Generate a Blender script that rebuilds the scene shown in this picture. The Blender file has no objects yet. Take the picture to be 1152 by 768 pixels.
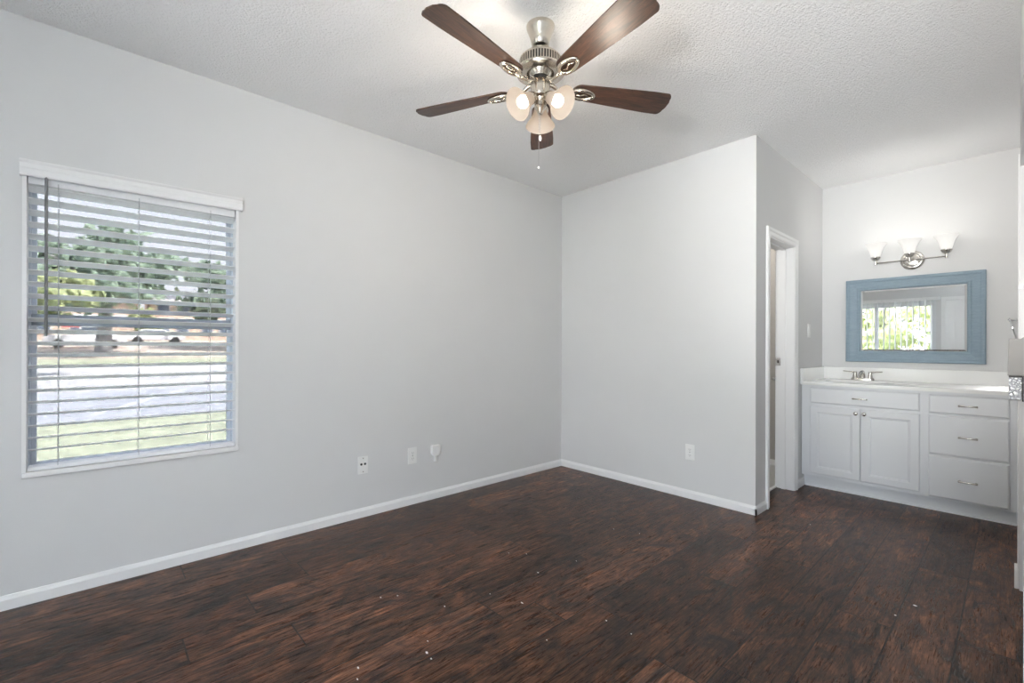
import bpy, bmesh, math, random
from mathutils import Vector, Matrix
from math import pi, sin, cos, radians as R
sc = bpy.context.scene
COL = sc.collection
random.seed(7)

# ------------------------------------------------------------------ camera, world, lights, exposure
YAW = 0.8313976; CAMZ = 1.149258
cam = bpy.data.objects.new('camera', bpy.data.cameras.new('camera')); COL.objects.link(cam)
cam.data.sensor_width = 36.0
cam.data.lens = 36.0 * 515.45 / 1152
cam.data.shift_y = 5.5 / 1152
cam.data.clip_start = 0.01; cam.data.clip_end = 500
cam.matrix_world = Matrix.Translation((0, 0, CAMZ)) @ Matrix.Rotation(YAW, 4, 'Z') @ Matrix.Rotation(pi / 2, 4, 'X') @ Matrix.Rotation(0.00268, 4, 'Z')
sc.camera = cam

sc.view_settings.view_transform = 'Standard'
sc.view_settings.look = 'None'
sc.view_settings.gamma = 1.0
sc.view_settings.use_curve_mapping = False
sc.view_settings.exposure = 0.2

SKY_STRENGTH = 24.0
SUN_STRENGTH = 140.0
FAN_WATT = 4.6
BATH_WATT = 14.0
VANITY_WATT = 0.9
FILL_WATT = 105.0
AIM_WATT = 290.0
GLASS_TINT = 0.19
SLIDER_TINT = 0.42

world = bpy.data.worlds.new('world'); sc.world = world; world.use_nodes = True
wn = world.node_tree.nodes; wl = world.node_tree.links; wn.clear()
wo = wn.new('ShaderNodeOutputWorld'); bg = wn.new('ShaderNodeBackground'); bg.inputs[1].default_value = SKY_STRENGTH
tc = wn.new('ShaderNodeTexCoord'); sx = wn.new('ShaderNodeSeparateXYZ'); cr = wn.new('ShaderNodeValToRGB')
cr.color_ramp.elements[0].position = 0.0; cr.color_ramp.elements[0].color = (.97, .97, 1, 1)
cr.color_ramp.elements[1].position = 0.6; cr.color_ramp.elements[1].color = (.72, .83, 1, 1)
wl.new(tc.outputs['Generated'], sx.inputs[0]); wl.new(sx.outputs[2], cr.inputs[0])
wl.new(cr.outputs[0], bg.inputs[0]); wl.new(bg.outputs[0], wo.inputs[0])

def lamp(name, kind, loc, energy, color=(1, 1, 1), **kw):
    d = bpy.data.lights.new(name, kind); d.energy = energy; d.color = color
    for k, v in kw.items(): setattr(d, k, v)
    o = bpy.data.objects.new(name, d); COL.objects.link(o); o.location = loc
    return o
sun = lamp('sun', 'SUN', (20, 20, 30), SUN_STRENGTH, (1, .96, .9), angle=R(2))
sun.rotation_euler = Vector((-.5, -.3, -.8)).to_track_quat('-Z', 'Y').to_euler()
def portal(name, loc, nrm, w, h):
    o = lamp(name, 'AREA', loc, 1.0, shape='RECTANGLE', size=w, size_y=h)
    o.data.cycles.is_portal = True
    o.rotation_euler = Vector(nrm).to_track_quat('-Z', 'Y').to_euler()
    return o

# ------------------------------------------------------------------ material helpers
def mat(name, color=(.8, .8, .8), rough=.5, metal=0, spec=.5, trans=0, emis=None, estr=0, coat=0):
    m = bpy.data.materials.new(name); m.use_nodes = True
    b = m.node_tree.nodes['Principled BSDF']
    b.inputs['Base Color'].default_value = (*color, 1)
    b.inputs['Roughness'].default_value = rough
    b.inputs['Metallic'].default_value = metal
    b.inputs['Specular IOR Level'].default_value = spec
    b.inputs['Coat Weight'].default_value = coat
    if emis: b.inputs['Emission Color'].default_value = (*emis, 1); b.inputs['Emission Strength'].default_value = estr
    return m
def nodes(m): return m.node_tree.nodes, m.node_tree.links, m.node_tree.nodes['Principled BSDF']
def pos(n): return n.new('ShaderNodeNewGeometry').outputs['Position']
def noise(n, l, vec, scale, detail=4, rough=.6, dist=0, vscale=None):
    if vscale:
        mp = n.new('ShaderNodeMapping'); mp.inputs['Scale'].default_value = vscale; l.new(vec, mp.inputs[0]); vec = mp.outputs[0]
    t = n.new('ShaderNodeTexNoise'); t.inputs['Scale'].default_value = scale; t.inputs['Detail'].default_value = detail
    t.inputs['Roughness'].default_value = rough; t.inputs['Distortion'].default_value = dist
    l.new(vec, t.inputs['Vector']); return t.outputs['Fac']
def ramp(n, l, fac, stops):
    r = n.new('ShaderNodeValToRGB'); e = r.color_ramp.elements
    while len(e) < len(stops): e.new(.5)
    for k, (p, c) in enumerate(stops):
        e[k].position = p; e[k].color = (*c, 1) if isinstance(c, tuple) else (c, c, c, 1)
    l.new(fac, r.inputs[0]); return r.outputs[0]
def math_(n, l, op, a, b=None, c=None):
    t = n.new('ShaderNodeMath'); t.operation = op
    for k, v in enumerate((a, b, c)):
        if v is None: continue
        if isinstance(v, (int, float)): t.inputs[k].default_value = v
        else: l.new(v, t.inputs[k])
    return t.outputs[0]
def mix(n, l, fac, a, b, mode='MIX'):
    t = n.new('ShaderNodeMix'); t.data_type = 'RGBA'; t.blend_type = mode
    if isinstance(fac, (int, float)): t.inputs[0].default_value = fac
    else: l.new(fac, t.inputs[0])
    for k, v in ((6, a), (7, b)):
        if isinstance(v, tuple): t.inputs[k].default_value = (*v, 1)
        else: l.new(v, t.inputs[k])
    return t.outputs[2]
def bump(n, l, h, b, strength, dist=.01):
    t = n.new('ShaderNodeBump'); t.inputs['Strength'].default_value = strength; t.inputs['Distance'].default_value = dist
    l.new(h, t.inputs['Height']); l.new(t.outputs[0], b.inputs['Normal'])
def textured(name, color, rough, nscale, bstr, bdist=.002, var=.03, **kw):
    m = mat(name, color, rough, **kw); n, l, b = nodes(m)
    p = pos(n)
    f = noise(n, l, p, 2.0, 3)
    c0 = tuple(max(0, x * (1 - var)) for x in color); c1 = tuple(min(1, x * (1 + var)) for x in color)
    l.new(ramp(n, l, f, [(.3, c0), (.7, c1)]), b.inputs['Base Color'])
    bump(n, l, noise(n, l, p, nscale, 3), b, bstr, bdist)
    return m

M_wall = textured('wall_paint', (.71, .71, .71), .7, 120, .10, .002, .012)
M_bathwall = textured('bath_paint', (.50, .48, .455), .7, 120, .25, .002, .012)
M_trim = textured('trim_paint', (.86, .86, .86), .35, 40, .08, .001, .01)
M_cab = textured('cabinet_paint', (.76, .775, .80), .35, 60, .12, .001, .01)
M_counter = textured('cultured_marble', (.88, .88, .87), .14, 5, .0, .001, .02)
M_vinyl = mat('vinyl_frame', (.62, .67, .74), .4)
M_slat = mat('slat_white', (.88, .89, .91), .4)
M_cord = mat('blind_cord', (.45, .46, .48), .7)
M_wand = mat('wand_plastic', (.17, .175, .18), .35)
M_plate = mat('plate_plastic', (.86, .86, .85), .35)
M_black = mat('black_plastic', (.015, .015, .017), .4)
M_nickel = mat('brushed_nickel', (.58, .555, .52), .27, metal=1)
M_nickelf = mat('fan_nickel', (.62, .57, .50), .24, metal=1)
M_chrome = mat('chrome', (.75, .75, .76), .12, metal=1)
M_dark = mat('dark_gap', (.03, .028, .025), .6)
M_mirror = mat('mirror_silver', (.93, .95, .95), .0, metal=1)
M_tile = textured('bath_tile', (.50, .50, .49), .35, 30, .05)
M_greybox = mat('grey_housing', (.36, .35, .335), .4)
M_asphalt = textured('asphalt', (.36, .37, .40), .9, 20, .3, .01, .08)
M_concrete = textured('concrete', (.48, .47, .47), .9, 20, .3, .01, .05)
M_grass = textured('grass_blades', (.40, .42, .30), .9, 15, .8, .04, .2)
M_sand = textured('dry_ground', (.60, .50, .42), .9, 8, .5, .03, .12)
M_bark = textured('bark', (.30, .29, .29), .9, 9, .8, .05, .2)
M_brick = textured('tan_brick', (.60, .47, .38), .9, 12, .4, .02, .08)
M_bwhite = mat('building_trim', (.78, .78, .80), .6)
M_bglass = mat('building_glass', (.12, .15, .20), .2)
M_roof = textured('roof_shingle', (.22, .22, .24), .9, 8, .4, .02, .1)
M_car = mat('car_white', (.8, .8, .82), .3, coat=.5)
M_carred = mat('red_panel', (.62, .14, .12), .4)
M_tyre = mat('tyre', (.03, .03, .03), .8)

# ceiling: popcorn
M_ceil = mat('popcorn_ceiling', (.94, .94, .94), .95); n, l, b = nodes(M_ceil)
v = n.new('ShaderNodeTexVoronoi'); v.inputs['Scale'].default_value = 85; l.new(pos(n), v.inputs['Vector'])
nn = noise(n, l, pos(n), 160, 4, .7)
h = math_(n, l, 'ADD', math_(n, l, 'MULTIPLY', math_(n, l, 'SUBTRACT', 1.0, v.outputs['Distance']), .7), nn)
bump(n, l, h, b, .8, .008)

# floor: hand scraped planks running along y
def floor_material():
    m = mat('dark_hickory_planks', (.1, .05, .03), .35); n, l, b = nodes(m)
    g = pos(n); s = n.new('ShaderNodeSeparateXYZ'); l.new(g, s.inputs[0])
    W, L_ = .186, 1.22
    u = math_(n, l, 'DIVIDE', math_(n, l, 'ADD', s.outputs[0], .522 + .186 * 40), W)
    row = math_(n, l, 'FLOOR', u); fu = math_(n, l, 'FRACT', u)
    wn1 = n.new('ShaderNodeTexWhiteNoise'); wn1.noise_dimensions = '1D'; l.new(row, wn1.inputs['W'])
    v_ = math_(n, l, 'ADD', math_(n, l, 'DIVIDE', s.outputs[1], L_), math_(n, l, 'ADD', math_(n, l, 'MULTIPLY', wn1.outputs['Value'], 7.0), 20))
    colm = math_(n, l, 'FLOOR', v_); fv = math_(n, l, 'FRACT', v_)
    cb = n.new('ShaderNodeCombineXYZ'); l.new(row, cb.inputs[0]); l.new(colm, cb.inputs[1])
    wn2 = n.new('ShaderNodeTexWhiteNoise'); wn2.noise_dimensions = '3D'; l.new(cb.outputs[0], wn2.inputs['Vector'])
    # per plank shifted grain coordinates
    off = n.new('ShaderNodeVectorMath'); off.operation = 'SCALE'; l.new(wn2.outputs['Color'], off.inputs[0]); off.inputs['Scale'].default_value = 37
    gp = n.new('ShaderNodeVectorMath'); gp.operation = 'ADD'; l.new(g, gp.inputs[0]); l.new(off.outputs[0], gp.inputs[1])
    G = gp.outputs[0]
    patch = noise(n, l, G, 3.0, 7, .68, 2.4, (1.9, .9, 1))
    grain = noise(n, l, G, 10, 10, .78, 1.2, (6.5, .55, 1))
    fine = noise(n, l, G, 60, 5, .75, .8, (2.6, .16, 1))
    base = ramp(n, l, patch, [(.36, (.016, .011, .010)), (.44, (.048, .024, .016)), (.55, (.098, .044, .025)), (.68, (.180, .078, .040))])
    gr = ramp(n, l, grain, [(.38, .28), (.5, .95), (.62, 1.7)])
    c1 = mix(n, l, .85, base, gr, 'MULTIPLY')
    c2 = mix(n, l, .9, c1, ramp(n, l, fine, [(.40, .36), (.52, 1.0), (.64, 1.5)]), 'MULTIPLY')
    pv = ramp(n, l, wn2.outputs['Value'], [(0, .60), (1, 1.45)])
    c3 = mix(n, l, 1.0, c2, pv, 'MULTIPLY')
    # seams
    du = math_(n, l, 'MINIMUM', fu, math_(n, l, 'SUBTRACT', 1.0, fu)); dv = math_(n, l, 'MINIMUM', fv, math_(n, l, 'SUBTRACT', 1.0, fv))
    su = math_(n, l, 'LESS_THAN', du, .015); sv = math_(n, l, 'LESS_THAN', dv, .0024)
    seam = math_(n, l, 'MAXIMUM', su, sv)
    c4 = mix(n, l, seam, c3, (.008, .005, .004))
    # pale scuffs where planks wear
    sc1 = noise(n, l, g, 9, 2, .5); sc2 = noise(n, l, g, 95, 3, .7)
    wear = math_(n, l, 'MULTIPLY', math_(n, l, 'GREATER_THAN', sc1, .69), math_(n, l, 'GREATER_THAN', sc2, .665))
    c5 = mix(n, l, wear, c4, (.42, .36, .32))
    l.new(c5, b.inputs['Base Color'])
    l.new(ramp(n, l, grain, [(.3, .22), (.7, .36)]), b.inputs['Roughness'])
    hh = math_(n, l, 'SUBTRACT', math_(n, l, 'ADD', math_(n, l, 'MULTIPLY', grain, .6), math_(n, l, 'MULTIPLY', patch, .7)), math_(n, l, 'MULTIPLY', seam, .8))
    bump(n, l, hh, b, .35, .004)
    b.inputs['Specular IOR Level'].default_value = .2
    return m
M_floor = floor_material()

def fan_wood():
    m = mat('fan_walnut', (.1, .05, .03), .3); n, l, b = nodes(m)
    t = n.new('ShaderNodeTexCoord').outputs['Object']
    w = noise(n, l, t, 7, 8, .75, 1.0, (.9, 7, 1)); f = noise(n, l, t, 50, 4, .6, .3, (1, 5, 1))
    c = ramp(n, l, w, [(.36, (.016, .009, .007)), (.5, (.050, .024, .015)), (.66, (.105, .050, .029))])
    l.new(mix(n, l, .5, c, ramp(n, l, f, [(.35, .6), (.6, 1.1)]), 'MULTIPLY'), b.inputs['Base Color'])
    b.inputs['Roughness'].default_value = .42
    return m
M_fan = fan_wood()

def blue_paint():
    m = mat('blue_grey_paint', (.22, .32, .40), .5); n, l, b = nodes(m)
    p = pos(n); f = noise(n, l, p, 14, 6, .7, .5, (1, 1, 6)); g = noise(n, l, p, 60, 4, .7, .2, (1, 1, 5))
    c = ramp(n, l, f, [(.3, (.205, .280, .340)), (.7, (.260, .350, .420))])
    l.new(mix(n, l, .35, c, ramp(n, l, g, [(.35, .7), (.65, 1.1)]), 'MULTIPLY'), b.inputs['Base Color'])
    bump(n, l, g, b, .25, .002)
    return m
M_blue = blue_paint()

def filigree():
    m = mat('filigree_silver', (.7, .7, .7), .3); n, l, b = nodes(m)
    v = n.new('ShaderNodeTexVoronoi'); v.feature = 'DISTANCE_TO_EDGE'; v.inputs['Scale'].default_value = 75; l.new(pos(n), v.inputs['Vector'])
    l.new(ramp(n, l, v.outputs['Distance'], [(.08, (.32, .33, .36)), (.22, (.82, .83, .85))]), b.inputs['Base Color'])
    bump(n, l, v.outputs['Distance'], b, .6, .004)
    b.inputs['Metallic'].default_value = .3
    return m
M_fili = filigree()

def thin_glass(name, tint, gloss=.05):
    m = bpy.data.materials.new(name); m.use_nodes = True; n = m.node_tree.nodes; l = m.node_tree.links; n.clear()
    o = n.new('ShaderNodeOutputMaterial'); mx = n.new('ShaderNodeMixShader'); t = n.new('ShaderNodeBsdfTransparent'); g = n.new('ShaderNodeBsdfGlossy')
    t.inputs[0].default_value = (*tint, 1); g.inputs['Roughness'].default_value = .02; mx.inputs[0].default_value = gloss
    l.new(t.outputs[0], mx.inputs[1]); l.new(g.outputs[0], mx.inputs[2]); l.new(mx.outputs[0], o.inputs[0]); return m
M_tint = thin_glass('tinted_glazing', (GLASS_TINT, GLASS_TINT * 1.01, GLASS_TINT * 1.03), .03)
M_clear = thin_glass('clear_glazing', (.9, .92, .92), .04)
M_slider = thin_glass('shaded_glazing', (SLIDER_TINT, SLIDER_TINT, SLIDER_TINT), .03)

def lampglass(name, col, e, alb=.7):
    m = bpy.data.materials.new(name); m.use_nodes = True; n = m.node_tree.nodes; l = m.node_tree.links; n.clear()
    o = n.new('ShaderNodeOutputMaterial'); a = n.new('ShaderNodeAddShader'); mx = n.new('ShaderNodeMixShader')
    d = n.new('ShaderNodeBsdfDiffuse'); t = n.new('ShaderNodeBsdfTranslucent'); em = n.new('ShaderNodeEmission')
    d.inputs[0].default_value = (alb, alb, alb, 1); t.inputs[0].default_value = (alb, alb, alb, 1)
    em.inputs[0].default_value = (*col, 1); em.inputs[1].default_value = e; mx.inputs[0].default_value = .5
    l.new(d.outputs[0], mx.inputs[1]); l.new(t.outputs[0], mx.inputs[2]); l.new(mx.outputs[0], a.inputs[0]); l.new(em.outputs[0], a.inputs[1]); l.new(a.outputs[0], o.inputs[0]); return m
M_fshade = lampglass('fan_shade_glass', (1, .70, .45), .26, .30)
M_vshade = lampglass('vanity_shade_glass', (1, .98, .93), .50, .40)
M_bulb = mat('bulb_lit', (1, 1, 1), .5, emis=(1, .93, .82), estr=1.8)

def leaf_mat(name, c0, c1):
    m = mat(name, c0, .7); n, l, b = nodes(m)
    l.new(ramp(n, l, noise(n, l, pos(n), 1.3, 4, .7), [(.35, c0), (.65, c1)]), b.inputs['Base Color']); return m
M_leafA = leaf_mat('leaf_yellow_green', (.26, .31, .14), (.55, .58, .30))
M_leafB = leaf_mat('leaf_dark_green', (.18, .25, .19), (.34, .42, .31))

# ------------------------------------------------------------------ mesh helpers
def empty(name, loc, label, cat, group=None, rz=0, kind=None):
    o = bpy.data.objects.new(name, None); COL.objects.link(o); o.location = loc; o.rotation_euler = (0, 0, rz); o.empty_display_size = .05
    o['label'] = label; o['category'] = cat
    if group: o['group'] = group
    if kind: o['kind'] = kind
    return o
def tag(o, label, cat, group=None, kind=None):
    o['label'] = label; o['category'] = cat
    if group: o['group'] = group
    if kind: o['kind'] = kind
    return o
def obj(name, bm, m, parent=None, smooth=False, label=None, bevel=0, seg=2, angle=35):
    """bm is in world coordinates; the parent's location is subtracted."""
    if parent is not None:
        w = Matrix.Identity(4); q = parent
        while q is not None:
            w = Matrix.Translation(q.location) @ q.rotation_euler.to_matrix().to_4x4() @ w; q = q.parent
        bm.transform(w.inverted())
    me = bpy.data.meshes.new(name); bm.normal_update(); bm.to_mesh(me); bm.free()
    me.materials.append(m)
    o = bpy.data.objects.new(name, me); COL.objects.link(o)
    if parent is not None: o.parent = parent
    if label: o['label'] = label
    if bevel:
        md = o.modifiers.new('bevel', 'BEVEL'); md.width = bevel; md.segments = seg; md.limit_method = 'ANGLE'; md.angle_limit = R(40)
        md.harden_normals = False
    if smooth or bevel:
        for p in me.polygons: p.use_smooth = True
        try:
            me.set_sharp_from_angle(angle=R(angle))
        except Exception: pass
    return o
def struct(name, bm, m, parent=None, label=None, **kw):
    o = obj(name, bm, m, parent, **kw)
    if parent is None:
        o['kind'] = 'structure'
        if label: o['label'] = label
    return o
def BM(): return bmesh.new()
def box(bm, x0, x1, y0, y1, z0, z1):
    r = bmesh.ops.create_cube(bm, size=1)
    bmesh.ops.transform(bm, matrix=Matrix.Translation(((x0 + x1) / 2, (y0 + y1) / 2, (z0 + z1) / 2)) @ Matrix.Diagonal((abs(x1 - x0), abs(y1 - y0), abs(z1 - z0), 1)), verts=r['verts'])
    return r['verts']
def boxb(x0, x1, y0, y1, z0, z1):
    bm = BM(); box(bm, x0, x1, y0, y1, z0, z1); return bm
def frame_from(dirv):
    z = Vector(dirv).normalized(); return z.to_track_quat('Z', 'Y').to_matrix().to_4x4()
def lathe(bm, prof, origin=(0, 0, 0), axis=(0, 0, 1), seg=40, close=False):
    """prof: (radius, height along axis)"""
    Mx = Matrix.Translation(origin) @ frame_from(axis); rings = []
    for r, h in prof:
        if r < 1e-5: rings.append([bm.verts.new(Mx @ Vector((0, 0, h)))])
        else: rings.append([bm.verts.new(Mx @ Vector((r * cos(2 * pi * k / seg), r * sin(2 * pi * k / seg), h))) for k in range(seg)])
    for a, c in zip(rings, rings[1:]):
        for k in range(seg):
            k2 = (k + 1) % seg
            if len(a) == 1 and len(c) == 1: continue
            if len(a) == 1: bm.faces.new((a[0], c[k], c[k2]))
            elif len(c) == 1: bm.faces.new((a[k], c[0], a[k2]))
            else: bm.faces.new((a[k], a[k2], c[k2], c[k]))
    bmesh.ops.recalc_face_normals(bm, faces=bm.faces)
    return bm
def tube(bm, pts, rad, seg=10, caps=True):
    pts = [Vector(p) for p in pts]; rings = []
    N = None
    for i, p in enumerate(pts):
        t = (pts[min(i + 1, len(pts) - 1)] - pts[max(i - 1, 0)]).normalized()
        if N is None:
            N = t.orthogonal().normalized()
        else:
            N = (N - t * N.dot(t)).normalized()
        B = t.cross(N); r = rad[i] if isinstance(rad, (list, tuple)) else rad
        rings.append([bm.verts.new(p + (N * cos(2 * pi * k / seg) + B * sin(2 * pi * k / seg)) * r) for k in range(seg)])
    for a, c in zip(rings, rings[1:]):
        for k in range(seg): bm.faces.new((a[k], a[(k + 1) % seg], c[(k + 1) % seg], c[k]))
    if caps: bm.faces.new(rings[0][::-1]); bm.faces.new(rings[-1])
    bmesh.ops.recalc_face_normals(bm, faces=bm.faces)
    return bm
def prism(bm, poly, along0, along1, mapf):
    """extrude polygon poly (2D) from along0 to along1; mapf(a,b,t)->xyz"""
    A = [bm.verts.new(mapf(a, b_, along0)) for a, b_ in poly]; B = [bm.verts.new(mapf(a, b_, along1)) for a, b_ in poly]
    m = len(poly)
    for k in range(m): bm.faces.new((A[k], A[(k + 1) % m], B[(k + 1) % m], B[k]))
    bm.faces.new(A[::-1]); bm.faces.new(B)
    bmesh.ops.recalc_face_normals(bm, faces=bm.faces)
    return bm
def wall_cells(bm, u0, u1, z0, z1, holes, mk):
    us = sorted({u0, u1, *[h[0] for h in holes], *[h[1] for h in holes]}); zs = sorted({z0, z1, *[h[2] for h in holes], *[h[3] for h in holes]})
    for a, b_ in zip(us, us[1:]):
        for c, d in zip(zs, zs[1:]):
            um, zm = (a + b_) / 2, (c + d) / 2
            if any(h[0] < um < h[1] and h[2] < zm < h[3] for h in holes): continue
            mk(bm, a, b_, c, d)
    bmesh.ops.remove_doubles(bm, verts=bm.verts, dist=1e-5)
    seen = {}
    for f in list(bm.faces):
        key = tuple(sorted(v.index for v in f.verts)) if False else frozenset(f.verts)
        seen.setdefault(key, []).append(f)
    kill = [f for fs in seen.values() if len(fs) > 1 for f in fs]
    if kill: bmesh.ops.delete(bm, geom=kill, context='FACES')
    return bm

# ------------------------------------------------------------------ room constants
XL, YB, XC, YA, H, XR, YR = -2.953, 3.343, -1.191, 4.948, 2.60, .027, -1.80
XN = .017        # nearer stretch of the right wall
T = .13
WY0, WY1, WZ0, WZ1 = -.226, .592, .580, 1.915       # window opening
DY0, DY1, DZ = 3.584, 4.147, 1.955                  # bathroom doorway
SX0, SX1, SZ = -2.78, -.99, 2.03                    # sliding door
EX0, EX1, EZ = -.86, -.14, 2.03                     # rear panel door

# floor, ceiling
struct('floor', boxb(XL - T, 1.25, YR - T, YA + T, -.08, 0), M_floor)
struct('ceiling', boxb(XL - T, 1.25, YR - T, YA + T, H, H + .1), M_ceil)
bm = BM(); wall_cells(bm, YR - T, YB + T, 0, H, [(WY0, WY1, WZ0, WZ1)], lambda b_, a, c, d, e: box(b_, XL - T, XL, a, c, d, e)); struct('wall_left', bm, M_wall)
struct('wall_back', boxb(XL, XC, YB, YB + T, 0, H), M_wall)
bm = BM(); wall_cells(bm, YB + T, YA, 0, H, [(DY0, DY1, -1, DZ)], lambda b_, a, c, d, e: box(b_, XC - T, XC, a, c, d, e) if e > 0 and d >= 0 else None); struct('wall_alcove_side', bm, M_wall)
struct('wall_alcove_back', boxb(XC - T, XR + T, YA, YA + T, 0, H), M_wall)
struct('wall_alcove_right', boxb(XR, XR + T, 3.345, YA, 0, H), M_wall)
# near right wall with a doorway (y 2.35..3.25)
OY0, OY1, OZ = 1.80, 3.25, 2.02
bm = BM(); wall_cells(bm, 1.75, 3.345, 0, H, [(OY0, OY1, 0, OZ)], lambda b_, a, c, d, e: box(b_, XN, XN + T, a, c, d, e)); struct('wall_right', bm, M_wall)
struct('wall_entry_end', boxb(XN + T, 1.12, 1.75, 1.75 + T, 0, H), M_wall)
struct('wall_entry_side', boxb(1.12, 1.25, YR, 1.75 + T, 0, H), M_wall)
bm = BM(); wall_cells(bm, XL, 1.12, 0, H, [(SX0, SX1, 0, SZ), (EX0, EX1, 0, EZ), (.10, 1.02, .25, 2.35)], lambda b_, a, c, d, e: box(b_, a, c, YR - T, YR, d, e)); struct('wall_rear', bm, M_wall)
# closet behind the right doorway
bm = BM(); box(bm, XN + T, .9, 3.345, 3.4, 0, H); box(bm, .9, .95, 1.75 + T, 3.4, 0, H); struct('wall_closet', bm, M_wall)
# bathroom shell
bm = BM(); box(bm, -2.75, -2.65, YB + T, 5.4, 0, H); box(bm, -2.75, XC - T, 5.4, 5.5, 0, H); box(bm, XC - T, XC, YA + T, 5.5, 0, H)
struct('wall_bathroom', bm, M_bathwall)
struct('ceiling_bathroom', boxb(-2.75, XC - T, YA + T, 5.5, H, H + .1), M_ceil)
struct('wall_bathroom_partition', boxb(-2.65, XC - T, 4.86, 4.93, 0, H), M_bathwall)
struct('floor_bathroom', boxb(-2.65, XC - T - .005, YB + T, 4.86, 0, .008), M_tile)
struct('trim_threshold', boxb(XC - T - .012, XC - T + .012, DY0, DY1, 0, .012), M_trim, bevel=.003)

# baseboards: profile (offset from wall, height)
BBP = [(0, 0), (.011, 0), (.011, .044), (.006, .056), (.004, .062), (0, .062)]
def bboard(name, a, b_, fixed, axis, sgn):
    """axis 'y': runs along y on wall x=fixed, sticking out to sgn"""
    bm = BM()
    if axis == 'y': prism(bm, BBP, a, b_, lambda o, z, t: (fixed + sgn * o, t, z))
    else: prism(bm, BBP, a, b_, lambda o, z, t: (t, fixed + sgn * o, z))
    return struct(name, bm, M_trim)
bboard('baseboard_left', YR, YB, XL, 'y', 1)
bboard('baseboard_back', XL, XC + .011, YB, 'x', -1)
bboard('baseboard_doorway', YB - .011, 3.531, XC, 'y', 1)
bboard('baseboard_alcove', 4.20, 4.395, XC, 'y', 1)
bboard('baseboard_alcove_right', 3.36, 4.40, XR, 'y', -1)
bboard('baseboard_right', 3.262, 3.345, XN, 'y', -1)
bboard('baseboard_rear', SX1, EX0, YR, 'x', 1)
bboard('baseboard_bathroom', -2.65, XC - T, 4.86, 'x', -1)
# trim leg between doorway and alcove on the right wall (taller plinth in the photo)
struct('trim_right_plinth', boxb(XN - .0155, XN - .0005, 3.252, 3.35, 0, .092), M_trim, bevel=.003)

# ------------------------------------------------------------------ bathroom doorway: jambs, stops, casing
d1 = struct('door_1', BM(), M_trim)
d1['label'] = 'white door frame without a visible door, opening to the bathroom'
bm = BM()
jx0, jx1 = XC - T - .002, XC + .002
box(bm, jx0, jx1, DY0, DY0 + .012, 0, DZ); box(bm, jx0, jx1, DY1 - .012, DY1, 0, DZ); box(bm, jx0, jx1, DY0 + .012, DY1 - .012, DZ - .012, DZ)
box(bm, XC - .085, XC - .055, DY0 + .012, DY0 + .022, 0, DZ - .012); box(bm, XC - .085, XC - .055, DY1 - .022, DY1 - .012, 0, DZ - .012); box(bm, XC - .085, XC - .055, DY0 + .022, DY1 - .022, DZ - .022, DZ - .012)
obj('door_jamb', bm, M_trim, d1)
CP = [(0, 0), (0, .008), (.012, .012), (.030, .012), (.040, .017), (.058, .017), (.062, .012), (.062, 0)]   # across, out
bm = BM()
def casing_loop(bm, y0, y1, z1, x, sgn, w=.062):
    # three runs, mitred: outer path offset by across
    for run in ('L', 'T', 'R'):
        A = []; B = []
        for ac, out in CP:
            xo = x + sgn * out
            if run == 'L': A.append((xo, y0 - ac, 0)); B.append((xo, y0 - ac, z1 + ac))
            if run == 'R': A.append((xo, y1 + ac, 0)); B.append((xo, y1 + ac, z1 + ac))
            if run == 'T': A.append((xo, y0 - ac, z1 + ac)); B.append((xo, y1 + ac, z1 + ac))
        a = [bm.verts.new(p) for p in A]; c = [bm.verts.new(p) for p in B]; m = len(a)
        for k in range(m): bm.faces.new((a[k], a[(k + 1) % m], c[(k + 1) % m], c[k]))
        bm.faces.new(a[::-1]); bm.faces.new(c)
    bmesh.ops.recalc_face_normals(bm, faces=bm.faces)
casing_loop(bm, DY0 + .006, DY1 - .006, DZ - .006, XC, 1)
obj('door_casing', bm, M_trim, d1)
bm = BM(); box(bm, XC - .128, XC - .094, DY1 - .0135, DY1 - .0115, 1.0, 1.06)
sp = obj('strike_plate', bm, M_chrome, d1, label='metal strike plate set in the white jamb')
bm = BM(); box(bm, XC - .118, XC - .106, DY1 - .0145, DY1 - .0120, 1.018, 1.042); obj('latch_hole', bm, M_dark, sp)

# right doorway jamb and casing seen edge-on
d2 = struct('door_2', BM(), M_trim); d2['label'] = 'white doorway trim at the right edge of the room'
bm = BM(); box(bm, XN + .0005, XN + T, OY1 - .012, OY1 + .0, 0, OZ); box(bm, XN + .0005, XN + T, OY0, OY0 + .012, 0, OZ); box(bm, XN + .0005, XN + T, OY0 + .012, OY1 - .012, OZ - .012, OZ)
obj('door_jamb', bm, M_trim, d2)
bm = BM(); box(bm, XN - .006, XN + .0005, OY1 - .004, OY1 + .05, .09, OZ + .05); obj('door_casing', bm, M_trim, d2, bevel=.002)
hg = obj('hinge', boxb(XN - .002, XN + .008, OY1 - .016, OY1 - .011, 1.43, 1.448), M_chrome, d2)

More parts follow.
